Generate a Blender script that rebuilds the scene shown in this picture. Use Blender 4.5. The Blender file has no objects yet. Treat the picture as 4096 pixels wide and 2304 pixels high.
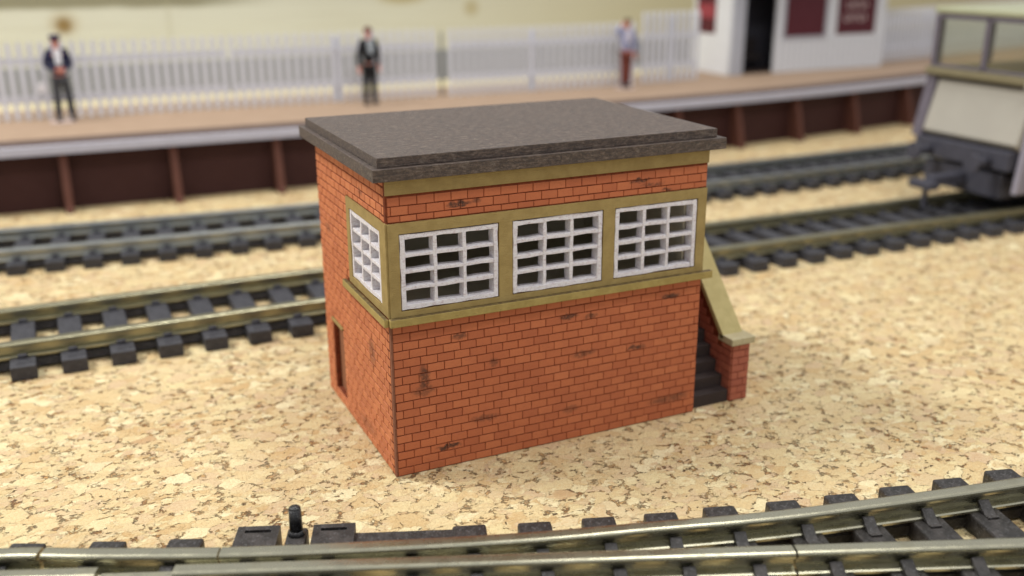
import bpy, math, random
from mathutils import Vector, Matrix, Euler
random.seed(7)
S=0.01                      # one model unit (u) in Blender units
scn=bpy.context.scene
C=scn.collection
def lin(r,g,b):
    def f(c):
        c/=255.; return c/12.92 if c<=.04045 else ((c+.055)/1.055)**2.4
    return (f(r),f(g),f(b),1.0)
# ------------------------------------------------------------------ mesh helper
class MB:
    def __init__(s): s.v=[]; s.f=[]; s.r=[]; s.sm=[]
    def quadbox(s,P,rnd=None,smooth=False):
        # P = 8 points: bottom 4 ccw, top 4 ccw
        b=len(s.v); s.v+=[Vector(p) for p in P]
        rnd=random.random() if rnd is None else rnd
        for q in ((3,2,1,0),(4,5,6,7),(0,1,5,4),(1,2,6,5),(2,3,7,6),(3,0,4,7)):
            s.f.append([b+i for i in q]); s.r.append(rnd); s.sm.append(smooth)
    def box(s,x0,x1,y0,y1,z0,z1,rnd=None):
        s.quadbox([(x0,y0,z0),(x1,y0,z0),(x1,y1,z0),(x0,y1,z0),(x0,y0,z1),(x1,y0,z1),(x1,y1,z1),(x0,y1,z1)],rnd)
    def obox(s,o,ux,uy,x0,x1,y0,y1,z0,z1,rnd=None):
        # oriented box, ux/uy 2D unit directions, o origin
        o=Vector(o);ux=Vector((ux[0],ux[1],0));uy=Vector((uy[0],uy[1],0));k=Vector((0,0,1))
        g=lambda a,b,c:o+ux*a+uy*b+k*c
        s.quadbox([g(x0,y0,z0),g(x1,y0,z0),g(x1,y1,z0),g(x0,y1,z0),g(x0,y0,z1),g(x1,y0,z1),g(x1,y1,z1),g(x0,y1,z1)],rnd)
    def poly(s,pts,rnd=.5,smooth=False):
        b=len(s.v); s.v+=[Vector(p) for p in pts]; s.f.append(list(range(b,b+len(pts)))); s.r.append(rnd); s.sm.append(smooth)
    def prism(s,pts,d):
        # pts list of 3D points (planar), extruded by vector d
        d=Vector(d); n=len(pts); b=len(s.v)
        s.v+=[Vector(p) for p in pts]+[Vector(p)+d for p in pts]
        s.f.append([b+i for i in range(n)][::-1]); s.f.append([b+n+i for i in range(n)])
        s.r+=[.5,.5]; s.sm+=[False,False]
        for i in range(n):
            j=(i+1)%n; s.f.append([b+i,b+j,b+n+j,b+n+i]); s.r.append(.5); s.sm.append(False)
    def cyl(s,p0,p1,r0,r1=None,n=16,caps=True,smooth=True):
        r1=r0 if r1 is None else r1
        p0=Vector(p0);p1=Vector(p1);a=(p1-p0).normalized()
        t=Vector((1,0,0)) if abs(a.x)<.9 else Vector((0,1,0))
        u=a.cross(t).normalized();w=a.cross(u)
        b=len(s.v)
        for p,r in ((p0,r0),(p1,r1)):
            for i in range(n):
                an=2*math.pi*i/n; s.v.append(p+u*r*math.cos(an)+w*r*math.sin(an))
        for i in range(n):
            j=(i+1)%n; s.f.append([b+i,b+j,b+n+j,b+n+i]); s.r.append(.5); s.sm.append(smooth)
        if caps:
            s.f.append([b+i for i in range(n)][::-1]); s.f.append([b+n+i for i in range(n)]); s.r+=[.5,.5]; s.sm+=[False,False]
    def sphere(s,c,r,n=12,m=8,sc=(1,1,1)):
        b=len(s.v);c=Vector(c)
        for j in range(m+1):
            th=math.pi*j/m
            for i in range(n):
                ph=2*math.pi*i/n
                s.v.append(c+Vector((r*sc[0]*math.sin(th)*math.cos(ph),r*sc[1]*math.sin(th)*math.sin(ph),r*sc[2]*math.cos(th))))
        for j in range(m):
            for i in range(n):
                k=(i+1)%n
                s.f.append([b+j*n+i,b+(j+1)*n+i,b+(j+1)*n+k,b+j*n+k]); s.r.append(.5); s.sm.append(True)
    def sweep(s,path,prof,closed_caps=True,smooth=False):
        # path: list of (x,y) ; prof: list of (offset_left, z) closed polygon
        n=len(path);m=len(prof);b=len(s.v)
        for i,p in enumerate(path):
            p=Vector((p[0],p[1]))
            a=Vector(path[max(0,i-1)][:2]);c=Vector(path[min(n-1,i+1)][:2])
            t=(c-a).normalized(); nl=Vector((-t.y,t.x))
            for o,z in prof: s.v.append(Vector((p.x+nl.x*o,p.y+nl.y*o,z)))
        for i in range(n-1):
            for k in range(m):
                l=(k+1)%m
                s.f.append([b+i*m+k,b+(i+1)*m+k,b+(i+1)*m+l,b+i*m+l]); s.r.append(.5); s.sm.append(smooth)
        if closed_caps:
            s.f.append([b+k for k in range(m)]); s.f.append([b+(n-1)*m+k for k in range(m)][::-1]); s.r+=[.5,.5]; s.sm+=[False,False]
    def build(s,name,mat,parent=None,bevel=0,off=(0,0,0),subsurf=0):
        me=bpy.data.meshes.new(name)
        off=Vector(off)
        me.from_pydata([((v-off)*S)[:] for v in s.v],[],s.f)
        at=me.attributes.new('rnd','FLOAT','FACE')
        at.data.foreach_set('value',s.r)
        me.polygons.foreach_set('use_smooth',s.sm)
        import bmesh
        bm=bmesh.new(); bm.from_mesh(me); bmesh.ops.recalc_face_normals(bm,faces=bm.faces); bm.to_mesh(me); bm.free()
        me.materials.append(mat); me.update()
        o=bpy.data.objects.new(name,me); C.objects.link(o)
        if parent: o.parent=parent
        if bevel:
            m=o.modifiers.new('bevel','BEVEL'); m.width=bevel*S; m.segments=2; m.limit_method='ANGLE'; m.angle_limit=math.radians(40)
        return o
def tag(o,label=None,cat=None,group=None,kind=None):
    if label:o['label']=label
    if cat:o['category']=cat
    if group:o['group']=group
    if kind:o['kind']=kind
    return o
def empty(name,label,cat,loc=(0,0,0),rz=0,group=None):
    o=bpy.data.objects.new(name,None); C.objects.link(o); o.empty_display_size=.02
    o.location=Vector(loc)*S; o.rotation_euler=(0,0,rz)
    return tag(o,label,cat,group)
# ------------------------------------------------------------------ material helper
class Mt:
    def __init__(s,name,rough=.6,metal=0,color=(.5,.5,.5,1),spec=.5):
        s.m=bpy.data.materials.new(name); s.m.use_nodes=True; s.t=s.m.node_tree
        s.b=s.t.nodes['Principled BSDF']; s.b.inputs['Roughness'].default_value=rough; s.b.inputs['Metallic'].default_value=metal
        s.b.inputs['Base Color'].default_value=color; s.b.inputs['Specular IOR Level'].default_value=spec
        s._c=None
    def n(s,ty,**k):
        x=s.t.nodes.new(ty)
        for a,v in k.items():
            if hasattr(x,a): setattr(x,a,v)
            else: x.inputs[a].default_value=v
        return x
    def l(s,a,b): s.t.links.new(a,b)
    def setin(s,inp,v):
        if isinstance(v,bpy.types.NodeSocket): s.l(v,inp)
        else: inp.default_value=v
    def co(s):        # object coordinates in u
        if s._c is None:
            tc=s.n('ShaderNodeTexCoord'); v=s.n('ShaderNodeVectorMath',operation='SCALE'); v.inputs[3].default_value=1/S
            s.l(tc.outputs['Object'],v.inputs[0]); s._c=v.outputs[0]
        return s._c
    def map(s,v,scale=(1,1,1),rot=(0,0,0),loc=(0,0,0)):
        m=s.n('ShaderNodeMapping'); s.l(v,m.inputs[0]); m.inputs['Scale'].default_value=scale; m.inputs['Rotation'].default_value=rot; m.inputs['Location'].default_value=loc
        return m.outputs[0]
    def noise(s,v,scale,detail=3,rough=.55,out=0,dist=0):
        x=s.n('ShaderNodeTexNoise'); s.l(v,x.inputs['Vector']); x.inputs['Scale'].default_value=scale; x.inputs['Detail'].default_value=detail; x.inputs['Roughness'].default_value=rough; x.inputs['Distortion'].default_value=dist
        return x.outputs[out]
    def vor(s,v,scale,feature='F1',rand=1.0,dim='3D'):
        x=s.n('ShaderNodeTexVoronoi'); x.voronoi_dimensions=dim; x.feature=feature; s.l(v,x.inputs['Vector']); x.inputs['Scale'].default_value=scale; x.inputs['Randomness'].default_value=rand
        return x
    def ramp(s,f,stops,interp='LINEAR'):
        r=s.n('ShaderNodeValToRGB'); s.setin(r.inputs[0],f); e=r.color_ramp; e.interpolation=interp
        while len(e.elements)<len(stops): e.elements.new(.5)
        for i,(p,c) in enumerate(stops):
            e.elements[i].position=p; e.elements[i].color=c if len(c)==4 else (*c,1)
        return r.outputs[0]
    def step(s,f,a,b,lo=0,hi=1):
        r=s.n('ShaderNodeMapRange'); r.interpolation_type='SMOOTHSTEP'; s.setin(r.inputs[0],f)
        for i,v in zip((1,2,3,4),(a,b,lo,hi)): r.inputs[i].default_value=v
        return r.outputs[0]
    def math(s,op,a,b=0,c=None):
        x=s.n('ShaderNodeMath',operation=op); s.setin(x.inputs[0],a); s.setin(x.inputs[1],b)
        if c is not None: s.setin(x.inputs[2],c)
        return x.outputs[0]
    def mix(s,f,a,b,blend='MIX'):
        x=s.n('ShaderNodeMix',data_type='RGBA'); x.blend_type=blend; s.setin(x.inputs[0],f); s.setin(x.inputs[6],a); s.setin(x.inputs[7],b)
        return x.outputs[2]
    def rnd(s):
        a=s.n('ShaderNodeAttribute'); a.attribute_name='rnd'; return a.outputs['Fac']
    def color(s,v): s.setin(s.b.inputs['Base Color'],v)
    def rough(s,v): s.setin(s.b.inputs['Roughness'],v)
    def bump(s,h,strength=.5,dist=.1):
        x=s.n('ShaderNodeBump'); x.inputs['Strength'].default_value=strength; x.inputs['Distance'].default_value=dist*S; s.l(h,x.inputs['Height']); s.l(x.outputs[0],s.b.inputs['Normal'])

# ---- cork
def mat_cork():
    M=Mt('cork_board',rough=.75,spec=.25); co=M.co()
    flat=M.map(co,(1,1,.35))
    n1=M.noise(flat,.35,3,.6,out=1)
    off=M.n('ShaderNodeVectorMath',operation='SUBTRACT'); M.l(n1,off.inputs[0]); off.inputs[1].default_value=(.5,.5,.5)
    sc=M.n('ShaderNodeVectorMath',operation='SCALE'); M.l(off.outputs[0],sc.inputs[0]); sc.inputs[3].default_value=3.0
    ad=M.n('ShaderNodeVectorMath',operation='ADD'); M.l(flat,ad.inputs[0]); M.l(sc.outputs[0],ad.inputs[1])
    n1b=M.noise(flat,1.6,3,.6,out=1)
    off2=M.n('ShaderNodeVectorMath',operation='SUBTRACT'); M.l(n1b,off2.inputs[0]); off2.inputs[1].default_value=(.5,.5,.5)
    sc2=M.n('ShaderNodeVectorMath',operation='SCALE'); M.l(off2.outputs[0],sc2.inputs[0]); sc2.inputs[3].default_value=.75
    ad2=M.n('ShaderNodeVectorMath',operation='ADD'); M.l(ad.outputs[0],ad2.inputs[0]); M.l(sc2.outputs[0],ad2.inputs[1])
    w=M.map(ad2.outputs[0],(.85,1.2,1),(0,0,math.radians(18)))
    A=M.vor(w,.34); Ae=M.vor(w,.34,'DISTANCE_TO_EDGE')
    B=M.vor(w,.75); Be=M.vor(w,.75,'DISTANCE_TO_EDGE')
    sel=M.step(M.noise(flat,.2,3,.6),.46,.54)
    ca=M.n('ShaderNodeSeparateColor'); M.l(A.outputs['Color'],ca.inputs[0])
    cb=M.n('ShaderNodeSeparateColor'); M.l(B.outputs['Color'],cb.inputs[0])
    stops=[(0,lin(200,168,118)),(.18,lin(212,186,138)),(.4,lin(218,198,150)),(.55,lin(206,178,142)),(.75,lin(222,204,154)),(.92,lin(236,224,182)),(1,lin(188,152,110))]
    colA=M.ramp(ca.outputs[0],stops); colB=M.ramp(cb.outputs[0],stops)
    base=M.mix(sel,colA,colB)
    # grain inside the granules
    g=M.noise(M.map(w,(.8,3.2,1),(0,0,.5)),1.3,4,.65)
    base=M.mix(M.step(g,.54,.74,0,.35),base,lin(196,150,100))
    g2=M.noise(flat,6,3,.6)
    base=M.mix(M.step(g2,.5,.75,0,.5),base,lin(176,128,78)); g3=M.noise(M.map(w,(1,1.8,1)),1.6,5,.72); base=M.mix(M.step(g3,.5,.7,0,.55),base,lin(196,152,100)); base=M.mix(M.step(g3,.5,.3,0,.35),base,lin(240,226,184))
    # cracks, stronger in places
    edge=M.math('MINIMUM',M.math('DIVIDE',Ae.outputs['Distance'],.34),M.math('ADD',M.math('DIVIDE',Be.outputs['Distance'],.75),M.step(sel,0,1,.5,0)))
    cm=M.noise(flat,.55,4,.65)
    width=M.step(cm,.48,.72,.02,.40)
    crack=M.math('SUBTRACT',1.0,M.step(M.math('DIVIDE',edge,width),.35,1.0))
    crackcol=M.ramp(M.noise(flat,.8,2),[(.38,lin(70,34,12)),(.5,lin(140,84,36)),(.62,lin(196,144,80))])
    pres=M.step(cm,.51,.62,.04,.82)
    cf=M.math('MULTIPLY',crack,pres)
    base=M.mix(cf,base,crackcol)
    # small dark pits
    P=M.vor(M.map(w,(1,1.6,1)),.62); pc=M.n('ShaderNodeSeparateColor'); M.l(P.outputs['Color'],pc.inputs[0])
    pit=M.math('MULTIPLY',M.math('SUBTRACT',1.0,M.step(P.outputs['Distance'],.10,.24)),M.step(pc.outputs[1],.80,.84))
    base=M.mix(M.math('MULTIPLY',pit,.9),base,lin(74,42,24))
    big=M.noise(flat,.045,2); base=M.mix(M.step(big,.4,.65,0,.25),base,lin(240,220,170))
    M.color(base)
    h=M.math('ADD',M.math('MULTIPLY',M.math('MAXIMUM',cf,pit),-1.0),M.math('ADD',M.math('MULTIPLY',ca.outputs[1],.35),M.math('MULTIPLY',M.noise(flat,2.2,4,.6),.5)))
    M.bump(h,1.0,.9)
    return M.m
def mat_brick(stains=None,name='red_brick',base=(188,108,70)):
    M=Mt(name,rough=.62,spec=.35); co=M.co(); r=M.rnd()
    b=base
    col=M.ramp(r,[(0,lin(b[0]-9,b[1]-7,b[2]-4)),(.5,lin(*b)),(.8,lin(b[0]+3,b[1]+3,b[2]+2)),(1,lin(b[0]+8,b[1]+8,b[2]+6))])
    n=M.noise(co,.35,3); col=M.mix(M.step(n,.45,.7,0,.25),col,lin(b[0]-20,b[1]-16,b[2]-8))
    n2=M.noise(co,3.5,4,.65); col=M.mix(M.step(n2,.5,.75,0,.4),col,lin(b[0]-35,b[1]-28,b[2]-16))
    n3=M.noise(co,9,2); col=M.mix(M.step(n3,.68,.78,0,.4),col,lin(215,150,115))
    if stains:
        tot=None
        wob=M.noise(co,1.1,4,.7,out=1)
        o=M.n('ShaderNodeVectorMath',operation='SUBTRACT'); M.l(wob,o.inputs[0]); o.inputs[1].default_value=(.5,.5,.5)
        s2=M.n('ShaderNodeVectorMath',operation='SCALE'); M.l(o.outputs[0],s2.inputs[0]); s2.inputs[3].default_value=1.6
        a2=M.n('ShaderNodeVectorMath',operation='ADD'); M.l(co,a2.inputs[0]); M.l(s2.outputs[0],a2.inputs[1])
        for (c,sz,st) in stains:
            sb=M.n('ShaderNodeVectorMath',operation='SUBTRACT'); M.l(a2.outputs[0],sb.inputs[0]); sb.inputs[1].default_value=c
            dv=M.n('ShaderNodeVectorMath',operation='DIVIDE'); M.l(sb.outputs[0],dv.inputs[0]); dv.inputs[1].default_value=sz
            ln=M.n('ShaderNodeVectorMath',operation='LENGTH'); M.l(dv.outputs[0],ln.inputs[0])
            f=M.step(ln.outputs['Value'],.45,1.15,st,0)
            tot=f if tot is None else M.math('MAXIMUM',tot,f)
        tot=M.math('MULTIPLY',tot,M.step(M.noise(co,1.7,4,.7),.32,.55,.35,1))
        col=M.mix(tot,col,lin(62,44,38))
    M.color(col)
    M.bump(M.noise(co,5,4,.6),.35,.12)
    return M.m
def mat_mortar():
    M=Mt('charred_mortar',rough=.8,spec=.2); co=M.co()
    M.color(M.ramp(M.noise(co,1.2,3),[(.3,lin(98,48,30)),(.7,lin(134,68,42))])); return M.m
def mat_paint(name,c,c2,dirt=(70,55,30),rough=.6,dirtamt=.35,scale=1.0,topdirt=False):
    M=Mt(name,rough=rough,spec=.35); co=M.co()
    col=M.mix(M.step(M.noise(co,.5*scale,4,.6),.35,.65),lin(*c),lin(*c2))
    gr=M.noise(M.map(co,(.7,1,5)),2.2*scale,4,.65)
    col=M.mix(M.step(gr,.55,.75,0,dirtamt),col,lin(*dirt))
    if topdirt:
        ge=M.n('ShaderNodeNewGeometry'); se=M.n('ShaderNodeSeparateXYZ'); M.l(ge.outputs['True Normal'],se.inputs[0])
        col=M.mix(M.math('MULTIPLY',M.step(se.outputs[2],.6,.9),M.step(M.noise(co,1.3,4,.7),.3,.6,.55,.95)),col,lin(86,70,46))
    M.color(col); M.bump(gr,.5,.2); return M.m
def mat_white():
    M=Mt('rough_white_paint',rough=.55,spec=.4); co=M.co()
    geo=M.n('ShaderNodeNewGeometry'); sep=M.n('ShaderNodeSeparateXYZ'); M.l(geo.outputs['True Normal'],sep.inputs[0])
    n=M.noise(co,2.2,4,.7)
    col=M.mix(M.step(n,.48,.66,0,.6),lin(232,230,234),lin(204,192,200))
    n2=M.noise(M.map(co,(.5,1,1.6)),1.9,5,.8)
    # the cut front edges of the card keep scorched brown-mauve traces (a real edge wear of the glazing bars)
    col=M.mix(M.step(n2,.5,.68,0,.55),col,lin(168,138,138))
    M.color(col); M.bump(M.noise(co,3.5,4,.7),.6,.2); return M.m
def mat_roof():
    M=Mt('dark_stained_card_roof',rough=.5,spec=.45); co=M.co()
    st=M.noise(M.map(co,(.5,2.6,2.6),(0,0,.03)),1.3,6,.85)
    col=M.ramp(st,[(.36,lin(58,43,35)),(.5,lin(82,65,55)),(.64,lin(108,90,77))])
    gk=M.noise(M.map(co,(.6,1.0,1.9),(0,0,.05)),1.5,5,.8); col=M.mix(M.step(gk,.51,.6,0,.75),col,lin(42,32,27)); col=M.mix(M.step(gk,.47,.38,0,.6),col,lin(138,124,110))
    col=M.mix(M.step(M.noise(co,.25,2),.4,.65,0,.25),col,lin(74,62,54))
    sp=M.noise(co,3.2,4,.75); col=M.mix(M.step(sp,.56,.66,0,.35),col,lin(140,126,112)); col=M.mix(M.step(sp,.46,.36,0,.6),col,lin(42,34,32))
    M.color(col); M.rough(M.step(st,.3,.7,.38,.6)); M.bump(st,1.0,.3); M.b.inputs['Specular IOR Level'].default_value=.7; return M.m
def mat_plastic(name,c,rough=.42,grain=True,c2=None):
    M=Mt(name,rough=rough,spec=.5); co=M.co()
    c2=c2 or tuple(min(255,x+14) for x in c)
    col=M.mix(M.step(M.noise(co,.6,3),.4,.65),lin(*c),lin(*c2))
    n=M.noise(M.map(co,(3.2,.8,1),(0,0,.39)),2.0,5,.75)
    sp=M.noise(co,3.6,4,.75); col=M.mix(M.step(sp,.56,.66,0,.6),col,lin(124,124,126))
    M.color(col); M.rough(M.step(n,.3,.7,rough-.08,rough+.2)); M.bump(n,.7,.15); return M.m
def mat_metal(name,c,rough=.25,dirt=(70,62,40),damt=.5):
    M=Mt(name,rough=rough,metal=.95); co=M.co()
    n=M.noise(M.map(co,(.35,.35,2)),1.0,4,.65)
    col=M.mix(M.step(n,.5,.75,0,damt),lin(*c),lin(*dirt))
    sp=M.noise(co,6,3,.7); col=M.mix(M.step(sp,.68,.76,0,.75),col,lin(60,52,40))
    M.color(col); M.rough(M.math('ADD',M.step(n,.35,.75,rough,rough+.16),M.step(sp,.62,.75,0,.25))); M.bump(M.noise(M.map(co,(.3,.3,4)),3,3),.12,.05); return M.m
def mat_plain(name,c,rough=.6,var=12,scale=.5,metal=0):
    M=Mt(name,rough=rough,metal=metal,spec=.35); co=M.co()
    M.color(M.mix(M.noise(co,scale,3),lin(*[max(0,x-var) for x in c]),lin(*[min(255,x+var) for x in c]))); return M.m
def mat_board():
    M=Mt('pine_board',rough=.6,spec=.3); co=M.co()
    warp=M.noise(co,.02,2)
    g=M.noise(M.map(co,(.05,1,2.2)),.35,4,.6)
    col=M.ramp(g,[(.3,lin(198,196,178)),(.55,lin(208,208,192)),(.75,lin(202,200,182))])
    # greener, browner wood towards one end of the board and along its top edge
    sep=M.n('ShaderNodeSeparateXYZ'); M.l(co,sep.inputs[0])
    col=M.mix(M.step(sep.outputs[0],40,330,0,.8),col,lin(186,174,132))
    wav=M.math('ADD',sep.outputs[2],M.math('MULTIPLY',M.noise(co,.03,2),4))
    col=M.mix(M.math('MULTIPLY',M.step(wav,50,52.5),M.step(sep.outputs[0],20,60,1,0.15)),col,lin(140,136,112))
    for c,sz,k,kc in (((-25,317,43),(3.2,9,3.2),.95,(110,84,40)),((-25,317,43.5),(6,9,5),.45,(160,135,85)),((113,317,51),(12,9,3.5),.7,(164,148,92)),((146,317,45.5),(4,9,4),.6,(166,150,100)),((14,317,43),(1.2,9,16),.25,(170,165,135))):
        sb=M.n('ShaderNodeVectorMath',operation='SUBTRACT'); M.l(co,sb.inputs[0]); sb.inputs[1].default_value=c
        dv=M.n('ShaderNodeVectorMath',operation='DIVIDE'); M.l(sb.outputs[0],dv.inputs[0]); dv.inputs[1].default_value=sz
        ln=M.n('ShaderNodeVectorMath',operation='LENGTH'); M.l(dv.outputs[0],ln.inputs[0])
        col=M.mix(M.step(ln.outputs['Value'],.4,1.3,k,0),col,lin(*kc))
    M.color(col); return M.m
def mat_glass():
    m=bpy.data.materials.new('cab_glass'); m.use_nodes=True; t=m.node_tree; t.nodes.clear()
    o=t.nodes.new('ShaderNodeOutputMaterial'); tr=t.nodes.new('ShaderNodeBsdfTransparent'); tr.inputs[0].default_value=(.90,.92,.80,1)
    gl=t.nodes.new('ShaderNodeBsdfGlossy'); gl.inputs['Roughness'].default_value=.08; mx=t.nodes.new('ShaderNodeMixShader'); mx.inputs[0].default_value=.10
    t.links.new(tr.outputs[0],mx.inputs[1]); t.links.new(gl.outputs[0],mx.inputs[2]); t.links.new(mx.outputs[0],o.inputs[0]); return m

CORK=mat_cork()
stains=[((4.8,0,14.2),(.9,3,2.2),.8),((4.7,0,12.4),(2.0,3,.9),.55),((8.2,0,3.2),(2.0,3,.42),.95),((7.4,0,2.9),(.9,3,.35),.9),((10.1,0,19.6),(1.6,3,.5),.7),((13.8,0,6.4),(2.6,3,.6),.55),((27.1,0,19.8),(1.7,3,.5),.9),((30.8,0,19.2),(1.3,3,.4),.7),((29.8,0,13.6),(2.4,3,.6),.6),((38.7,0,13.0),(1.9,3,.4),.85),((44.6,0,20.3),(2.0,3,.45),.9),((45,0,3.2),(4.2,3,.7),.6),((47,0,3.6),(1.6,3,.5),.6),((27.7,0,5),(1.4,3,.7),.45),((15.3,0,14.8),(.8,3,.8),.6),((10.4,0,38.2),(2.0,3,.55),.95),((12.6,0,38.4),(1.0,3,.4),.6),((38.4,0,38.7),(2.0,3,.4),.9),((40.4,0,37.9),(2.2,3,.35),.6),((43,0,36.9),(1.0,3,.3),.7),
 ((.2,10.9,38.7),(3,1.1,.6),.5),((.2,8.9,15.6),(3,1.6,2.6),.5),((.2,29.5,29.1),(3,1.8,.8),.5),((.2,12.5,2.5),(3,5,1.2),.3)]
BRICK=mat_brick(stains); BRICK2=mat_brick(None,'weathered_red_brick',(168,96,74)); MORT=mat_mortar()
OLIVE=mat_paint('olive_paint',(156,134,82),(168,146,92),(98,78,42))
OLIVE2=mat_paint('pale_olive_paint',(176,162,108),(186,172,118),(140,124,74))
WHITE=mat_white(); ROOF=mat_roof()
SLP=mat_plastic('black_sleeper_plastic',(34,31,29),.4,c2=(58,54,52)); SLPB=mat_plastic('dark_grey_sleeper_plastic',(44,44,50),.5)
RAIL=mat_metal('nickel_silver_rail',(184,181,158),.22,(112,106,84),.35); RAILB=mat_metal('dull_nickel_rail',(156,152,126),.28,(100,96,74)); RAILC=mat_metal('grey_blue_rail',(160,164,162),.32,(140,140,132))
INT=mat_plain('dark_grey_interior',(196,188,164),.8)
STEP=mat_plain('dark_brown_step',(52,42,40),.7,8,2)
DARKWOOD=mat_plain('brown_recess',(140,92,64),.8,12,2)

# ------------------------------------------------------------------ bricks
def rect_sub(rects,h):
    out=[]
    for (a,b,c,d) in rects:
        ha,hb,hc,hd=h
        if ha>=b or hb<=a or hc>=d or hd<=c: out.append((a,b,c,d)); continue
        if a<ha: out.append((a,ha,c,d))
        if hb<b: out.append((hb,b,c,d))
        m0,m1=max(a,ha),min(b,hb)
        if c<hc: out.append((m0,m1,c,hc))
        if hd<d: out.append((m0,m1,hd,d))
    return out
def bricks(mb,o,u,n,u0,u1,z0,z1,holes=(),clip=None,course=1.25,length=2.42,depth=.14,phase=0,gap=.045,gvf=.42):
    o=Vector(o);u=Vector(u);n=Vector(n);k=Vector((0,0,1))
    r0=int(math.floor(z0/course)); r1=int(math.ceil(z1/course))
    for r in range(r0,r1):
        za,zb=max(z0,r*course),min(z1,(r+1)*course)
        if zb-za<.25: continue
        wv=random.uniform(-.05,.05)
        uu=u0-length+((r%2)*.5+phase+wv)*length
        while uu<u1:
            ua,ub=max(u0,uu),min(u1,uu+length+random.uniform(-.12,.12)); nxt=ub
            uu=nxt if nxt>uu else uu+length
            if ub-ua<.22: continue
            if clip and not clip((ua+ub)/2,zb): continue
            R=[(ua,ub,za,zb)]
            for h in holes: R=rect_sub(R,h)
            rv=random.random()
            for (a,b,c,d) in R:
                if b-a<.25 or d-c<.22: continue
                j=lambda:random.uniform(-.025,.025)
                gv=gap*gvf; gt=gap*1.5
                a+=gv;b-=gv;c+=gt;d-=gt*.6
                dz=depth+random.uniform(-.03,.02); i=.05
                g=lambda A,B,Cc:o+u*A+k*B+n*Cc
                base=len(mb.v)
                P=[g(a+j(),c+j(),-.05),g(b+j(),c+j(),-.05),g(b+j(),d+j(),-.05),g(a+j(),d+j(),-.05)]
                Q=[g(a+i+j(),c+i+j(),dz),g(b-i+j(),c+i+j(),dz),g(b-i+j(),d-i+j(),dz),g(a+i+j(),d-i+j(),dz)]
                mb.v+=P+Q
                for q in ((4,5,6,7),(0,1,5,4),(1,2,6,5),(2,3,7,6),(3,0,4,7)):
                    mb.f.append([base+t for t in q]); mb.r.append(rv); mb.sm.append(False)
# ------------------------------------------------------------------ ground
g=MB(); g.poly([(-420,-260,0),(900,-260,0),(900,700,0),(-420,700,0)])
tag(g.build('ground',CORK),kind='structure',label='sheet of pale cork underlay with dark flecks between its granules')
# ------------------------------------------------------------------ signal box
X0,W,D,H=.25,50,34.4,42.35
box=empty('signal_box','small red brick signal box with flat dark roof and white latticed windows on cork','building',(0,0,0))
F=[(1.86,16.13),(18.13,32.42),(34.3,48.52)]; ZW0,ZW1=24.43,35.08
T=1.7     # wall thickness
def wall_panel(name,mat,parent,kind,u0,u1,z0,z1,holes,p0,p1):
    # plate with rectangular holes; kind 'x': runs along x between y=p0..p1 ; 'y': runs along y between x=p0..p1
    mb=MB(); us=sorted({u0,u1,*[h[0] for h in holes],*[h[1] for h in holes]}); zs=sorted({z0,z1,*[h[2] for h in holes],*[h[3] for h in holes]})
    inh=lambda u,z:any(h[0]<u<h[1] and h[2]<z<h[3] for h in holes)
    pt=(lambda u,p,z:(u,p,z)) if kind=='x' else (lambda u,p,z:(p,u,z))
    nu,nz=len(us)-1,len(zs)-1
    solid=[[not inh((us[i]+us[i+1])/2,(zs[j]+zs[j+1])/2) for j in range(nz)] for i in range(nu)]
    for i in range(nu):
        for j in range(nz):
            if not solid[i][j]: continue
            a,b,c,d=us[i],us[i+1],zs[j],zs[j+1]
            mb.poly([pt(a,p0,c),pt(b,p0,c),pt(b,p0,d),pt(a,p0,d)]); mb.poly([pt(a,p1,c),pt(a,p1,d),pt(b,p1,d),pt(b,p1,c)])
            for (ii,jj,e0,e1) in ((i-1,j,(a,c),(a,d)),(i+1,j,(b,c),(b,d)),(i,j-1,(a,c),(b,c)),(i,j+1,(a,d),(b,d))):
                if not(0<=ii<nu and 0<=jj<nz and solid[ii][jj]):
                    mb.poly([pt(e0[0],p0,e0[1]),pt(e1[0],p0,e1[1]),pt(e1[0],p1,e1[1]),pt(e0[0],p1,e0[1])])
    import bmesh
    me_o=mb.build(name,mat,parent)
    bm=bmesh.new(); bm.from_mesh(me_o.data); bmesh.ops.remove_doubles(bm,verts=bm.verts,dist=1e-6); bmesh.ops.recalc_face_normals(bm,faces=bm.faces); bm.to_mesh(me_o.data); bm.free()
    return me_o
fh=[(a,b,ZW0,ZW1) for a,b in F]
w=wall_panel('wall',MORT,box,'x',X0,W,0,H,fh,.1,.1+T)
w['label']='front brick wall below and above the three windows'
mb=MB(); bricks(mb,(0,.1,0),(1,0,0),(0,-1,0),X0+.25,W-.05,0.05,22.5)
mb.build('brickwork',BRICK,w); mb=MB(); bricks(mb,(0,.1,0),(1,0,0),(0,-1,0),X0+.25,W-.05,36.62,40.2,phase=.2)
mb.build('brickwork',BRICK,w)
SY0,SY1,SZ0,SZ1=2.5,16.4,24.8,35.1
DY0,DY1,DZ0,DZ1=24.2,29.8,1.9,13.6
w2=wall_panel('wall',MORT,box,'y',.1+T+.02,D,0,H,[(SY0,SY1,SZ0,SZ1),(DY0,DY1,DZ0,DZ1)],.35,.35+T)
w2['label']='left end brick wall with small doorway'
mb=MB(); bricks(mb,(.35,0,0),(0,1,0),(-1,0,0),.55,D-.05,.05,H,holes=[(0,18.1,24.0,36.6),(-1,19.8,22.4,23.8),(DY0-.1,DY1+.3,DZ0,DZ1+.5)],phase=.3,gap=.085,gvf=.9)
mb.build('brickwork',mat_brick(stains,'lit_red_brick',(200,122,80)),w2)  # lighter copy of the brick: the lit left side put into the colour
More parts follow.
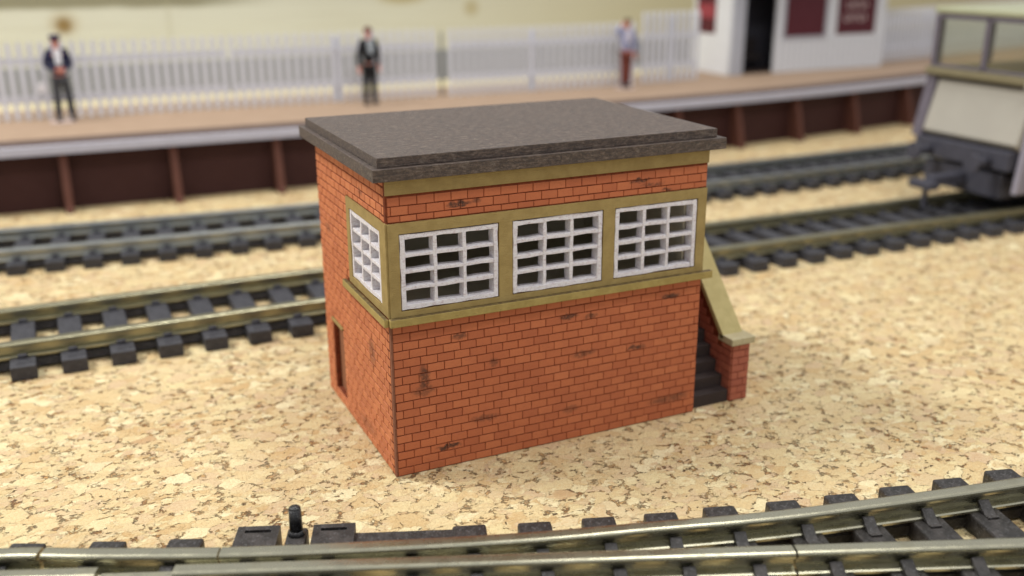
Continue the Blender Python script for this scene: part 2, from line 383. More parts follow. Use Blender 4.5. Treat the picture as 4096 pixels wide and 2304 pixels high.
mb=MB(); mb.box(X0-.03,X0+.24,-.05,.5,0.02,22.5); e=mb.build('corner_edge',mat_plain('scorched_card_edge',(132,84,62),.8,18,2),w2)
mb=MB(); mb.box(W-.35-T,W-.35,1.82,D-T,0,H); w3=mb.build('wall',MORT,box); w3['label']='right end wall beside the stairs'
mb=MB(); bricks(mb,(W-.35,0,0),(0,1,0),(1,0,0),.3,D,.05,H); mb.build('brickwork',BRICK2,w3)
mb=MB(); mb.box(.35+T,W-T-.35,D-T+.01,D,0,H); w4=mb.build('wall',MORT,box); w4['label']='rear brick wall'
mb=MB(); bricks(mb,(0,D,0),(1,0,0),(0,1,0),X0,W,.05,H); mb.build('brickwork',BRICK2,w4)
mb=MB(); mb.box(2.2,47.8,1.85,D-T-.05,21.3,21.9); mb.build('floor',INT,box)
# interior linings (grey card)
mb=MB(); mb.box(2.1,2.3,16.8,D-T-.1,21.95,H-.05); mb.box(2.3,47.7,D-T-.3,D-T-.1,21.95,H-.05); mb.box(47.5,47.9,1.9,D-T-.35,21.95,H-.05); mb.build('lining',INT,box)
# doorway leaf in left wall
mb=MB(); mb.box(1.1,1.3,DY0,DY1,DZ0,DZ1); mb.build('door',DARKWOOD,box)
mb=MB(); mb.box(.05,.5,DY0-.1,DY1+.4,DZ1+.02,DZ1+.4); mb.build('lintel',OLIVE,box)
# olive trims
mb=MB(); mb.box(X0,W+.1,-.16,.1,40.28,H-.01); mb.build('frieze',OLIVE,box,bevel=.05)
sur=wall_panel('window_surround',OLIVE,box,'x',X0+.1,W+.02,23.7,36.52,fh,-.2,.09); sur['label']='olive surround of the three front windows'
sur2=wall_panel('window_surround',OLIVE,box,'y',.55,18.0,23.7,36.54,[(SY0,SY1,SZ0,SZ1)],.08,.34); sur2['label']='olive surround of the left end window'
mb=MB(); mb.box(.06,.35,-.02,.5,23.7,36.6); mb.build('corner_post',OLIVE,box)
# ledge: front and left
mb=MB(); mb.box(X0-.2,51.4,-.95,-.02,22.55,23.68); LEDGE=mat_paint('olive_ledge_paint',(160,140,80),(174,154,92),(84,70,36),.6,.6,topdirt=True)
mb.build('window_ledge',LEDGE,box,bevel=.1)['label']='front window ledge'; mb=MB(); mb.box(X0-.85,X0-.23,-.2,19.7,22.5,23.62); mb.build('window_ledge',LEDGE,box,bevel=.1)['label']='left window ledge'
# windows
def window(u0,u1,z0,z1,axis,p0,depth,seed):
    random.seed(seed)
    pad=.14
    u0+=pad;u1-=pad;z0+=pad;z1-=pad
    nu,nz=3,4
    def bars(edge):
        mb=MB()
        fr=.64; cu=(u1-u0-2*fr); cz=(z1-z0-2*fr); bw=.5
        def put(a,b,c,d,q0=0,q1=0):
            # slightly crooked bar built in pieces
            vert=(d-c)>(b-a); n=7
            pts=[]
            for i in range(n+1):
                t=i/n
                if vert: pts.append((a+random.uniform(-.07,.07),b+random.uniform(-.07,.07),c+(d-c)*t,random.uniform(-.05,.05)))
                else: pts.append((a+(b-a)*t,0,c+random.uniform(-.08,.08),d+random.uniform(-.08,.08),random.uniform(-.05,.05)))
            def P(u,p,z): return (u,p,z) if axis=='x' else (p,u,z)
            f0=p0+q0; f1=p0+depth-q1
            base=len(mb.v)
            for q in pts:
                if vert: A,B,Z,e=q; ring=[P(A,f0+e,Z),P(B,f0+e,Z),P(B,f1,Z),P(A,f1,Z)]
                else: U,_,Cc,Dd,e=q; ring=[P(U,f0+e,Cc),P(U,f0+e,Dd),P(U,f1,Dd),P(U,f1,Cc)]
                mb.v+= [Vector(r) for r in ring]
            for i in range(n):
                for kk in range(4):
                    l=(kk+1)%4; mb.f.append([base+i*4+kk,base+(i+1)*4+kk,base+(i+1)*4+l,base+i*4+l]); mb.r.append(.5); mb.sm.append(False)
            mb.f.append([base+i for i in range(4)]); mb.f.append([base+n*4+i for i in range(4)]); mb.r+=[.5,.5]; mb.sm+=[False,False]
        if edge:
            put(u0,u0+fr,z0,z1); put(u1-fr,u1,z0,z1); put(u0+fr,u1-fr,z0,z0+fr,.02,.02); put(u0+fr,u1-fr,z1-fr,z1,.02,.02)
        else:
            for i in range(1,nu):
                c=u0+fr+cu*i/nu; put(c-bw/2,c+bw/2,z0+fr-.05,z1-fr+.05,.07,.05)
            for i in range(1,nz):
                c=z0+fr+cz*i/nz; put(u0+fr-.05,u1-fr+.05,c-bw/2,c+bw/2,.10,.07)
        return mb
    w=bars(True).build('window',WHITE,box,bevel=.05)
    bars(False).build('glazing_bars',WHITE,w,bevel=.05)
    return w
for i,(a,b) in enumerate(F):
    window(a,b,ZW0,ZW1,'x',-.12,1.75,11+i)['label']=['white latticed window nearest the corner','middle white latticed window of the front','white latticed window at the stair end'][i]
window(SY0,SY1,SZ0,SZ1,'y',.16,1.75,31)['label']='white latticed window of the left end'
random.seed(5)
# roof
mb=MB(); mb.box(-1.6,52.1,-1.35,D+2.2,H,H+1.65); r=mb.build('roof',ROOF,box,bevel=.07)
mb=MB(); mb.box(-.75,51.0,-.45,D+1.3,H+1.65,H+2.95); mb.build('roof_panel',ROOF,r,bevel=.09)
# stairs
for i in range(11):
    mb=MB(); y=.9+i*1.75; mb.box(W-.1,57.2,y,D-.5 if i==10 else y+1.9,0 if i==0 else i*2.0-.3,2.1+i*2.0); mb.build('step',STEP,box,bevel=.08)
mb=MB()
pf=[(57.35,3.2,0),(57.35,D,0),(57.35,D,30),(57.35,21,30),(57.35,3.2,9.9)]
mb.prism(pf,(2.9,0,0)); pw=mb.build('parapet_wall',MORT,box)
zc=lambda y:9.9+(y-3.2)*1.13 if y<21 else 30
mb=MB(); bricks(mb,(57.35,0,0),(0,1,0),(-1,0,0),3.2,D,.05,29.5,clip=lambda u,z:z<zc(u-1.1)); mb.build('brickwork',BRICK2,pw); mb=MB(); bricks(mb,(60.25,0,0),(0,1,0),(1,0,0),3.2,D,.05,29.5,clip=lambda u,z:z<zc(u-1.1)); mb.build('brickwork',BRICK2,pw)
mb=MB(); mb.prism([(56.9,3.0,10.0),(56.9,21,30.2),(56.9,D,30.2),(56.9,D,31.1),(56.9,20.8,31.1),(56.9,2.4,10.7)],(3.9,0,0)); mb.build('coping',OLIVE2,box,bevel=.08)
mb=MB(); mb.box(57.45,60.75,.7,3.4,0,9.8); pr=mb.build('pier',MORT,box)
mb=MB(); bricks(mb,(0,.7,0),(1,0,0),(0,-1,0),57.5,60.8,.05,9.7); bricks(mb,(57.45,0,0),(0,1,0),(-1,0,0),.7,3.4,.05,9.7); bricks(mb,(60.75,0,0),(0,1,0),(1,0,0),.7,3.4,.05,9.7); mb.build('brickwork',BRICK2,pr)
mb=MB(); mb.box(56.9,61.4,.1,3.9,9.85,11.0); mb.build('pier_cap',mat_paint('pale_cap_paint',(176,164,128),(188,178,142),(120,104,66)),pr,bevel=.12)

# ------------------------------------------------------------------ tracks
ZS,ZR=2.6,5.2
HP=[(-1.6,ZS),(-1.62,ZS+.3),(-1.4,ZS+.42),(-.42,ZS+.65),(-.38,ZR-.95),(-.95,ZR-.78),(-1.02,ZR-.45),(-.97,ZR-.22),(-.84,ZR-.07),(-.6,ZR),(-.3,ZR+.02)]
PROF=HP+[(-a,b) for a,b in HP[::-1]]
def cr(pts,n=10):   # smooth a polyline (Catmull-Rom)
    out=[]; P=[Vector(p) for p in pts]
    for i in range(len(P)-1):
        p0=P[max(0,i-1)];p1=P[i];p2=P[i+1];p3=P[min(len(P)-1,i+2)]
        for k in range(n):
            t=k/n; out.append(.5*((2*p1)+(p2-p0)*t+(2*p0-5*p1+4*p2-p3)*t*t+(3*p1-p0-3*p2+p3)*t**3))
    out.append(P[-1]); return out
def offset(path,d):
    out=[]
    for i,p in enumerate(path):
        t=(path[min(len(path)-1,i+1)]-path[max(0,i-1)]).normalized(); out.append(Vector((p.x-t.y*d,p.y+t.x*d)))
    return out
def arcs(path):
    L=[0]
    for i in range(1,len(path)): L.append(L[-1]+(path[i]-path[i-1]).length)
    return L
def at(path,L,s):
    for i in range(1,len(path)):
        if s<=L[i]:
            t=(s-L[i-1])/(L[i]-L[i-1]); return path[i-1].lerp(path[i],t),(path[i]-path[i-1]).normalized()
    return path[-1],(path[-1]-path[-2]).normalized()
def sub(path,x0,x1):
    o=[]
    for i in range(len(path)-1):
        a,b=path[i],path[i+1]
        for X in (x0,):
            if a.x<X<=b.x: o.append(a.lerp(b,(X-a.x)/(b.x-a.x)))
        if x0<b.x<x1: o.append(b)
        if a.x<x1<=b.x: o.append(a.lerp(b,(x1-a.x)/(b.x-a.x)))
    return o
def track(name,label,pts,x0,x1,pitch,railm,slpm,half,sw=2.1,phase=0.):
    path=sub(cr(pts),x0,x1); L=arcs(path)
    T_=empty(name,label,'railway track',(path[0].x,path[0].y,0)); off=(path[0].x,path[0].y,0)
    for sgn in (1,-1):
        mb=MB(); mb.sweep(offset(path,sgn*9.8),PROF); mb.build('rail',railm,T_,off=off)
        mb=MB(); mb.sweep(offset(path,sgn*9.8),[(-1.2,.5),(-1.2,1.9),(1.2,1.9),(1.2,.5)]); mb.build('web_strip',slpm,T_,off=off)
    s=phase; proto=None
    while s<L[-1]:
        p,t=at(path,L,s); ang=math.atan2(t.y,t.x)
        if proto is None:
            mb=MB(); mb.box(-sw,sw,-half,half,0.02,ZS); cb=mb
            for sg in (1,-1):
                for s2 in (1,-1):
                    yy=sg*9.8+s2*1.75; cb.box(-.8,.8,yy-.5,yy+.5,ZS-.3,ZS+.75)
            o=mb.build('sleeper',slpm,T_,bevel=.2)
            proto=(o,)
        else:
            o=proto[0].copy(); C.objects.link(o); o.parent=T_
        o.location=((p.x-off[0])*S,(p.y-off[1])*S,0); o.rotation_euler=(0,0,ang)
        s+=pitch
    return T_
Bp=[(-151.8,75.6),(-101.0,75.6),(-50.2,75.2),(0.6,74.9),(51.4,73.3),(102.2,70.7),(153.0,68.9),(203.7,67.7),(285.0,66.9),(427.2,66.9)]
Cp=[(-172.1,152.2),(-111.1,146.1),(-50.2,140.4),(0.6,135.4),(61.5,131.9),(137.7,129.6),(203.7,129.8),(305.3,133.9),(467.8,146.1)]
# joints of track B/C lie behind the signal box
track('railway_track','straight nickel railed track on black sleepers just behind the signal box',Bp,-115,330,8.1,RAILB,SLPB,15.8,phase=3.7)
track('railway_track','furthest track with bluish rails running below the platform edge',Cp,-125,380,8.2,RAILC,SLPB,15,phase=5.2)
# foreground turnout
rear=[(-111.1,14.6),(-85.7,5.5),(-62.4,-2.2),(-49.0,-5.8),(-39.2,-10.4),(-25.8,-16.5),(-10.4,-22.5),(6.7,-28.5),(20.0,-32.4),(39.5,-37.9),(70.9,-44.2),(97.1,-47.9),(132.6,-50.9)]
rearp=cr(rear)
slope=-.405; ln=math.hypot(1,slope)
Fl=lambda x:-32.54+(x-5.17)*slope
front=[Vector((x,Fl(x))) for x in range(-110,131,4)]
to=empty('railway_turnout','foreground set of points with bright diverging rails and black sleepers','railway points',(0,-30,0)); TO=(0,-30,0)
def seg(name,path,x0,x1,mat=RAIL,prof=PROF,lab=None):
    mb=MB(); mb.sweep(sub(path,x0,x1),prof,smooth=False); o=mb.build(name,mat,to,off=TO)
    if lab:o['label']=lab
    return o
for nm,x0,x1 in (('stock_rail',-108,-44.9),('stock_rail',-44.5,-26.4),('stock_rail',-26.2,128)): seg(nm,rearp,x0,x1)
seg('switch_rail',front,-108,-39.3); seg('switch_rail',front,-31.5,33.0); seg('switch_rail',front,33.25,128)
seg('switch_plate',front,-39.2,-31.6,prof=[(-.7,ZS+.7),(-.7,ZS+1.3),(1.1,ZS+1.5),(1.1,ZS+.7)])
seg('stock_rail',offset(front,-19.6),-108,128); seg('closure_rail',offset(rearp,-19.6),-60,120)
# sleepers of the turnout: far ends measured along the track
ends=[(-106,20.5),(-97.5,17.4),(-89,14.4),(-80.5,11.4),(-72,8.5),(-63.5,5.6),(-55,2.6),(-46.2,-.5),(-37.4,-4.2),(-28.9,-7.6),(-4.6,-20.2),(3.1,-19.4),(10.7,-22.2),(18.4,-24.6),(26.0,-27.0),(33.6,-28.9),(41.7,-31.2),(49.6,-33.1),(57.6,-34.6),(65.6,-36.1),(73.8,-37.3),(82,-38.6),(90,-39.8),(98,-41),(106,-42)]
sp=None
def slp_at(x,y,w2=2.1,y_ext=0,name='sleeper',slot=False):
    # tangent of rear rail near x
    P,L=rearp,arcs(rearp); i=min(range(len(P)-1),key=lambda i:abs(P[i].x-x)); t=(P[i+1]-P[i]).normalized()
    t=(t+Vector((1,slope)).normalized()).normalized() if x>10 else t
    ang=math.atan2(t.y,t.x); n=Vector((t.y,-t.x)); L0=38+max(0,(x+20))*.16
    mb=MB()
    if slot:
        a,b=.9,1.5
        mb.box(-w2,w2,-L0,-b,0.02,ZS+.35); mb.box(-w2,w2,-a,0,0.02,ZS+.35); mb.box(-w2,-w2*.62,-b,-a,.02,ZS+.35); mb.box(w2*.62,w2,-b,-a,.02,ZS+.35); mb.box(-w2*.62,w2*.62,-b,-a,.02,ZS-1.2)
    else: mb.box(-w2,w2,-L0,0,0.02,ZS)
    o=mb.build(name,SLP,to,bevel=0 if slot else .32)
    o.location=((x-TO[0])*S,(y-TO[1])*S,0); o.rotation_euler=(0,0,ang)
    # chairs at every rail crossing the sleeper
    X=Vector((x,y))
    for path in (rearp,front,offset(front,-19.6)):
        best=min(range(len(path)-1),key=lambda i:abs((path[i]-X).dot(t)))
        yy=(path[best]-X).dot(-n)
        # refine: project onto sleeper axis
        a,b=path[best],path[min(best+1,len(path)-1)]; da,db=(a-X).dot(t),(b-X).dot(t)
        if abs(db-da)>1e-6: p=a.lerp(b,-da/(db-da)); yy=(p-X).dot(-n)
        for s2 in (1,-1):
            if yy+s2*2.4>0: continue
            y0=yy+s2*1.75; cb=MB()
            cb.prism([(-.75,y0-.1*s2,ZS),(-.75,y0+1.5*s2,ZS),(-.75,y0+.4*s2,ZS+.6),(-.75,y0-.8*s2,ZS+1.35),(-.75,y0-1.1*s2,ZS+1.0)],(1.5,0,0))
            cb.box(-.75,.75,min(y0+1.3*s2,y0+1.8*s2),max(y0+1.3*s2,y0+1.8*s2),ZS,ZS+.3)
            if -62<x<92: cb.build('rail_chair',SLP,o,bevel=.1)
    return o
for x,y in ends: slp_at(x,y)
slp_at(-20.5,-9.3,2.55,slot=True,name='slotted_sleeper'); slp_at(-12.0,-12.7,2.55,slot=True,name='slotted_sleeper')
# throw bar with its post, and the long side bar
th=slp_at(-16.15,-11.0,1.25,name='throw_bar')
tl=Vector((1,-.39)).normalized()
mb=MB(); mb.cyl((0,-1.6,ZS-.3),(0,-1.6,ZS+.7),1.15,.8,20); mb.cyl((0,-1.6,ZS+.55),(0,-1.6,6.2),.82,.74,24); mb.sphere((0,-1.6,6.2),.74,20,10,(1,1,.45))
mb.build('throw_post',mat_plastic('glossy_black_plastic',(20,20,22),.25),th)
mb=MB(); mb.obox((-10,-14.0,0),tl,(-tl.y,tl.x),0,14.5,-3.2,-.9,.05,ZS-.15); mb.build('side_bar',SLP,to,bevel=.2,off=TO)
mb=MB(); mb.obox((-20,-11.2,0),tl,(-tl.y,tl.x),-1,12,-4.5,-3.6,.05,1.5); mb.build('tie_strip',SLP,to,bevel=.1,off=TO)
for path in (rearp,front,offset(front,-19.6)):
    mb=MB(); mb.sweep(sub(path,20,120),[(-1.0,.4),(-1.0,1.7),(1.0,1.7),(1.0,.4)]); mb.build('web_strip',SLP,to,off=TO)

# ------------------------------------------------------------------ platform
P_=cr([(-140,187.5),(-90,186.5),(-49,184.8),(32,183.3),(100,180.8),(165,180),(230,184.5),(300,194.5),(400,214),(520,240)],8)
pl=empty('station_platform','long low model platform with tan top, white edge and dark brown buttressed face','platform',(100,181,0)); PO=(100,181,0)
def sw(name,path,prof,mat,parent,off=PO): mb=MB(); mb.sweep(path,prof); return mb.build(name,mat,parent,off=off)
TAN=mat_plain('tan_platform_top',(160,136,114),.8,10,.15); DKB=mat_plain('dark_edge_strip',(84,68,62),.8,8,.2); EDGE=mat_plain('grey_white_edge_paint',(190,190,204),.4,8,.3)
BR=mat_plain('dark_maroon_brown',(62,34,32),.75,6,.3); FIN=mat_plain('brown_buttress',(92,56,46),.75,8,.3)
sw('platform_surface',P_,[(13,15.0),(13,19.0),(76,19.0),(76,15.0)],TAN,pl)
sw('edge_strip',P_,[(1.2,17.2),(1.2,18.95),(12.95,18.95),(12.95,17.2)],DKB,pl)
sw('platform_edge',P_,[(-.3,16.6),(-.3,19.05),(1.15,19.1),(1.15,16.6)],EDGE,pl)
sw('platform_wall',P_,[(4.5,0),(4.5,17.1),(6,17.1),(6,0)],BR,pl)
LP=arcs(P_)
fin_x=[-124,-94,-64,-34,-4.3,25.7,55.5,85,114,142,169,196,226,258,292,328,366,406,446]
proto=None
for fx in fin_x:
    i=min(range(len(P_)-1),key=lambda i:abs(P_[i].x-fx)); a,b=P_[i],P_[min(i+1,len(P_)-1)]; t=(b-a).normalized(); y=a.y+(fx-a.x)*t.y/t.x
    if proto is None:
        mb=MB(); mb.prism([(-1.1,4.4,0.02),(-1.1,-3.0,0.02),(-1.1,-2.2,2),(-1.1,.9,14),(-1.1,1.4,16.9),(-1.1,4.4,16.9)],(2.2,0,0)); o=mb.build('buttress',FIN,pl,bevel=.15); proto=o
    else: o=proto.copy(); C.objects.link(o); o.parent=pl
    o.location=((fx-PO[0])*S,(y-PO[1])*S,0); o.rotation_euler=(0,0,math.atan2(t.y,t.x))
# raised ground and pine board behind
mb=MB(); mb.box(-300,800,262,316.8,0,14); tag(mb.build('raised_ground',mat_plain('cream_baseboard',(226,214,170),.7,8,.05)),kind='structure',label='cream raised strip of ground behind the platform')
wb=empty('backboard','pale pine board with brown knots rising behind the whole layout','board',(200,320,0)); WO=(0,0,0)
mb=MB(); mb.box(-420,900,317,324,0,100); o=mb.build('board',mat_board(),wb); o.location=(-2.0,-3.2,0)
mb=MB(); mb.box(-420,900,316.4,316.98,14.05,27.5); o=mb.build('low_strip',mat_plain('grey_lavender_strip',(130,132,138),.7,8,.05),wb); o.location=(-2.0,-3.2,0)  # grey strip laid over the board's foot, darker tone behind the fence

# ------------------------------------------------------------------ fence
FW=mat_plain('off_white_fence_plastic',(212,214,222),.5,6,.3)
def fence(label,x0,x1,d,h=24.5,pitch=3.1,posts=()):
    path=sub(offset(P_,d),x0,x1); L=arcs(path); o0=(path[0].x,path[0].y,19)
    f=empty('picket_fence',label,'fence',o0,0,'white picket fence sections along the platform')
    mb=MB(); s=.6
    while s<L[-1]-.4:
        p,t=at(path,L,s); n=(-t.y,t.x)
        mb.obox((p.x,p.y,19),t,n,-.75,.75,-.35,.35,0.05,h-1.2)
        g=lambda a,b,c:Vector((p.x+t.x*a+n[0]*b,p.y+t.y*a+n[1]*b,19+c))
        mb.prism([g(-.75,-.35,h-1.2),g(.75,-.35,h-1.2),g(0,-.35,h)],Vector((n[0]*.7,n[1]*.7,0)))
        s+=pitch
    mb.build('pickets',FW,f,off=o0)
    for z0,z1 in ((5.3,7.6),(17.2,19.3)):
        mb=MB(); mb.sweep(path,[(.36,19+z0),(.36,19+z1),(1.0,19+z1),(1.0,19+z0)]); mb.build('rail',FW,f,off=o0)
    for q in posts:
        p,t=at(path,L,q*L[-1]); mb=MB(); mb.obox((p.x,p.y,19),t,(-t.y,t.x),-.9,.9,1.01,2.4,.02,h-2); mb.build('post',FW,f,off=o0)
    return f
fence('white picket fence section at the far left, behind the man in the navy cap',-135,22,52.5,posts=(.45,))
fence('white picket fence section behind the man in the black suit',23,96.6,52,posts=(.5,))
fence('white picket fence section right of the dark gap, before the man in brown trousers',100.6,182,49.5,posts=(.42,))
fence('taller white picket panel joining the white platform shelter',184,213,50.5,h=28,pitch=3.0,posts=(.5,))
fence('white picket fence section right of the shelter, seen past the railcar',322,470,50,posts=(.3,))
mb=MB(); mb.box(98.2,99.0,232.8,233.8,19.05,42); tag(mb.build('fence_post',mat_plain('grey_post',(150,152,152),.6)),'thin grey post standing in the gap of the white picket fence','post')

# ------------------------------------------------------------------ shelter
hut=empty('platform_shelter','white boarded platform shelter with dark doorway and maroon windows','shelter',(235,237,19)); HO=(235,237,19)
HW=mat_plain('white_hut_boards',(216,218,222),.55,5,.3); MAR=mat_plain('maroon_panel',(84,26,38),.5,8,.3); POSTM=mat_plain('pale_grey_trim',(176,178,186),.55,6,.3)
def part(name,mat,parent,boxes,off=HO,bevel=0):
    mb=MB()
    for b in boxes: mb.box(*b)
    return mb.build(name,mat,parent,off=off,bevel=bevel)
front_w=wall_panel('wall',HW,hut,'x',255,317,19.02,58,[(259.6,282,34,52),(288.4,311.2,34,52)],237,238.2); front_w.location=-Vector(HO)*S
front_w['label']='front wall right of the doorway'
left_w=wall_panel('wall',HW,hut,'y',237.2,264,19.02,58,[(247.9,262.1,35.5,52)],231,232.2); left_w.location=-Vector(HO)*S
left_w['label']='left end wall of the shelter'
part('wall',HW,hut,[(233.5,317,264,265.2,19.02,58)]); part('wall',HW,hut,[(315.8,317,238.25,263.9,19.02,58)])
part('corner_post',POSTM,hut,[(231.2,237.4,235.6,237.15,19.02,58)],bevel=.2)
part('header',HW,hut,[(237.5,254.9,237,238.2,52,58)])
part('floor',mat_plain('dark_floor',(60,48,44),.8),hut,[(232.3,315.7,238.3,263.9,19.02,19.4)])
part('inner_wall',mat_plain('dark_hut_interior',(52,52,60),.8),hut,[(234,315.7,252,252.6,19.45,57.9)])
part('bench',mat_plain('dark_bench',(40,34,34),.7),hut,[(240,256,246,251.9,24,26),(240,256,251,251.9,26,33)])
part('roof',mat_plain('grey_shelter_roof',(120,120,124),.7),hut,[(226,322,231,270,58,60)])
w1=part('window',MAR,hut,[(259.7,281.9,237.3,237.9,34.05,51.95)]); w1['label']='plain maroon panel beside the doorway'
part('frame',POSTM,w1,[(258.6,259.5,236.6,236.98,33,53),(282.1,283,236.6,236.98,33,53),(259.5,282.1,236.6,236.98,33,33.9)])
w2_=part('notice_board',MAR,hut,[(288.5,311.1,237.3,237.9,34.05,51.95)]); w2_['label']='maroon notice board with two faint white lines'
LT=mat_plain('pale_lettering',(206,186,184),.6)
import itertools
for zz,xs in ((45.2,[(294,1.6),(296.6,1.4),(299,1.6),(301.8,1.5),(304.4,1.2)]),(39.6,[(293,1.7),(295.6,1.5),(298.4,1.6),(301.2,1.8),(304,1.4)])):
    part('lettering',LT,w2_,[(x,x+.55,237.05,237.28,zz,zz+3.2) for x,wd in xs]+[(x+.56,x+wd,237.05,237.28,zz+(i%3)*1.2,zz+(i%3)*1.2+.7) for i,(x,wd) in enumerate(xs)])
w3_=part('window',MAR,hut,[(231.3,231.9,248,262,35.55,51.95)]); w3_['label']='maroon window in the left end wall'
part('panel',mat_plain('red_poster',(150,60,70),.5),w3_,[(231.05,231.28,249,261,42,48)])
for i in range(16):
    pass
mb=MB()
for i in range(1,20): 
    x=255+i*3.1; mb.box(x,x+.18,236.86,236.99,19.1,32.8)
mb.build('board_joints',POSTM,front_w).location=(0,0,0)

# ------------------------------------------------------------------ railcar
rc=empty('railcar','grey and cream railcar end with two wide cab windows, standing on the track at right','rail vehicle',(190,56,6.2)); RO=(190,56,6.2)
GR=mat_plain('lavender_grey_paint',(98,92,102),.55,10,.3); CR=mat_plain('cream_white_panel',(164,160,150),.5,5,.2); UND=mat_plain('dark_grey_underframe',(66,66,76),.6,12,.3); BLK=mat_plain('black_bogie_and_shade',(26,24,28),.6,8,.3)
OLG=mat_plain('olive_grey_sill',(122,114,88),.6,8,.3); GRN=mat_plain('pale_green_roof',(160,162,134),.5,6,.2); LWR=mat_plain('grey_lavender_side',(146,142,154),.5,8,.3)
YN,YF=55.5,91.0; XE=191.; XL=330.
def rp(name,mat,boxes,parent=rc,bevel=0,lab=None):
    o=part(name,mat,parent,boxes,RO,bevel)
    if lab:o['label']=lab
    return o
mb=MB(); mb.prism([(XE,YN+1.3,36),(XE-4,YN+1.3,22),(XE-2,YN+1.3,20.5),(XE+1.5,YN+1.3,20.5),(XE+1.5,YN+1.3,36)],(0,YF-YN-4.6,0)); mb.build('end_panel',CR,rc,off=RO,bevel=.3)
mb=MB(); mb.prism([(XE-.6,YF-3.2,38),(XE-4.6,YF-3.2,20),(XE+2,YF-3.2,20),(XE+2,YF-3.2,38)],(0,3.4,0)); mb.build('corner_pillar',GR,rc,off=RO,bevel=.3)
mb=MB(); mb.prism([(XE-.3,YN-.3,38),(XE-3.6,YN-.3,9.5),(XE+12,YN-.3,9.5),(XE+12,YN-.3,38)],(0,1.5,0)); mb.build('side_skirt',LWR,rc,off=RO,bevel=.3)
rp('sill',OLG,[(XE-2.6,XE+1.5,YN,YF-.2,37.0,39.0)],bevel=.3)
rp('painted_sill_shadow',BLK,[(XE-.1,XE+1.4,YN+.5,YF-.5,36.05,36.95)])  # solid black strip stands in for the shade under the sill
rp('lamp',CR,[(XE-3.0,XE-1.0,YN+.3,YN+2.4,35.6,38.2)],bevel=.5)
fr=rp('window_frame',GR,[(XE-.6,XE+.4,YN,YN+1.7,39,53),(XE-.6,XE+.4,YF-1.7,YF,39,53),(XE-.6,XE+.4,72.6,74.2,39,53),(XE-.6,XE+.4,YN+1.7,YF-1.7,52.0,53.2),(XE-.6,XE+.4,YN+1.71,YF-1.71,39,39.8)],bevel=.2)
G=mat_glass()
for a,b in ((YN+1.75,72.55),(74.25,YF-1.75)):
    mb=MB(); mb.box(XE-.15,XE,a,b,39.85,51.95); mb.build('pane',G,fr,off=RO)
rp('roof',GRN,[(XE-1.2,XL,YN-.3,YF+.3,53.3,55.2)],bevel=.7)
for sy in (YN,YF-.9):
    for k in range(7):
        x=XE+1+k*20
        rp('side_pillar',GR,[(x,x+1.6,sy,sy+.9,39.2,53.2)])
rp('side_body',CR,[(XE+12.1,XL,YN,YF,12,37)],bevel=.3)
rp('floor',OLG,[(XE+1.6,XL,YN+.5,YF-.5,37.05,39)])
rp('buffer_beam',UND,[(XE-5,XE+1,YN+2,YF-2,15.2,20.3)],bevel=.3)
for y in (YN+8,YF-8):
    mb=MB(); mb.cyl((XE-5,y,17.2),(XE-10.5,y,17.2),1.1,n=16); mb.cyl((XE-10.5,y,17.2),(XE-11.6,y,17.2),2.4,n=20); mb.build('buffer',UND,rc,off=RO)
mb=MB(); mb.box(XE-15,XE,71.5,75,9.5,12.2); mb.box(XE-18.5,XE-15,69.3,77,9.2,11.2); mb.box(XE-16.4,XE-15.2,72.6,73.8,3.4,9.4); mb.build('coupling',UND,rc,off=RO,bevel=.3)
rp('bogie',UND,[(XE-1,XE+44,YN+5,YN+7,7,13),(XE-1,XE+44,YF-7,YF-5,7,13),(XE-3,XE-.9,YN+4.9,YF-4.9,7.2,14),(XE+16,XE+28,YN+6.9,YF-6.9,8,12.9)],bevel=.4)
for x in (XE+7,XE+36):
    for y in (63.6,83):
        mb=MB(); s=1 if y>70 else -1
        y=73.8+(-9.8 if y<70 else 9.8)-(.0)
        mb.cyl((x,y-1,13.0),(x,y+1.0,13.0),6.7,n=32); mb.cyl((x,y-s_ if False else y,13),(x,y,13.01),1); mb.build('wheel',BLK,rc,off=RO)
# shift wheels to follow track centre
for o in rc.children:
    if o.name.startswith('wheel'): o.location.y+=-.108
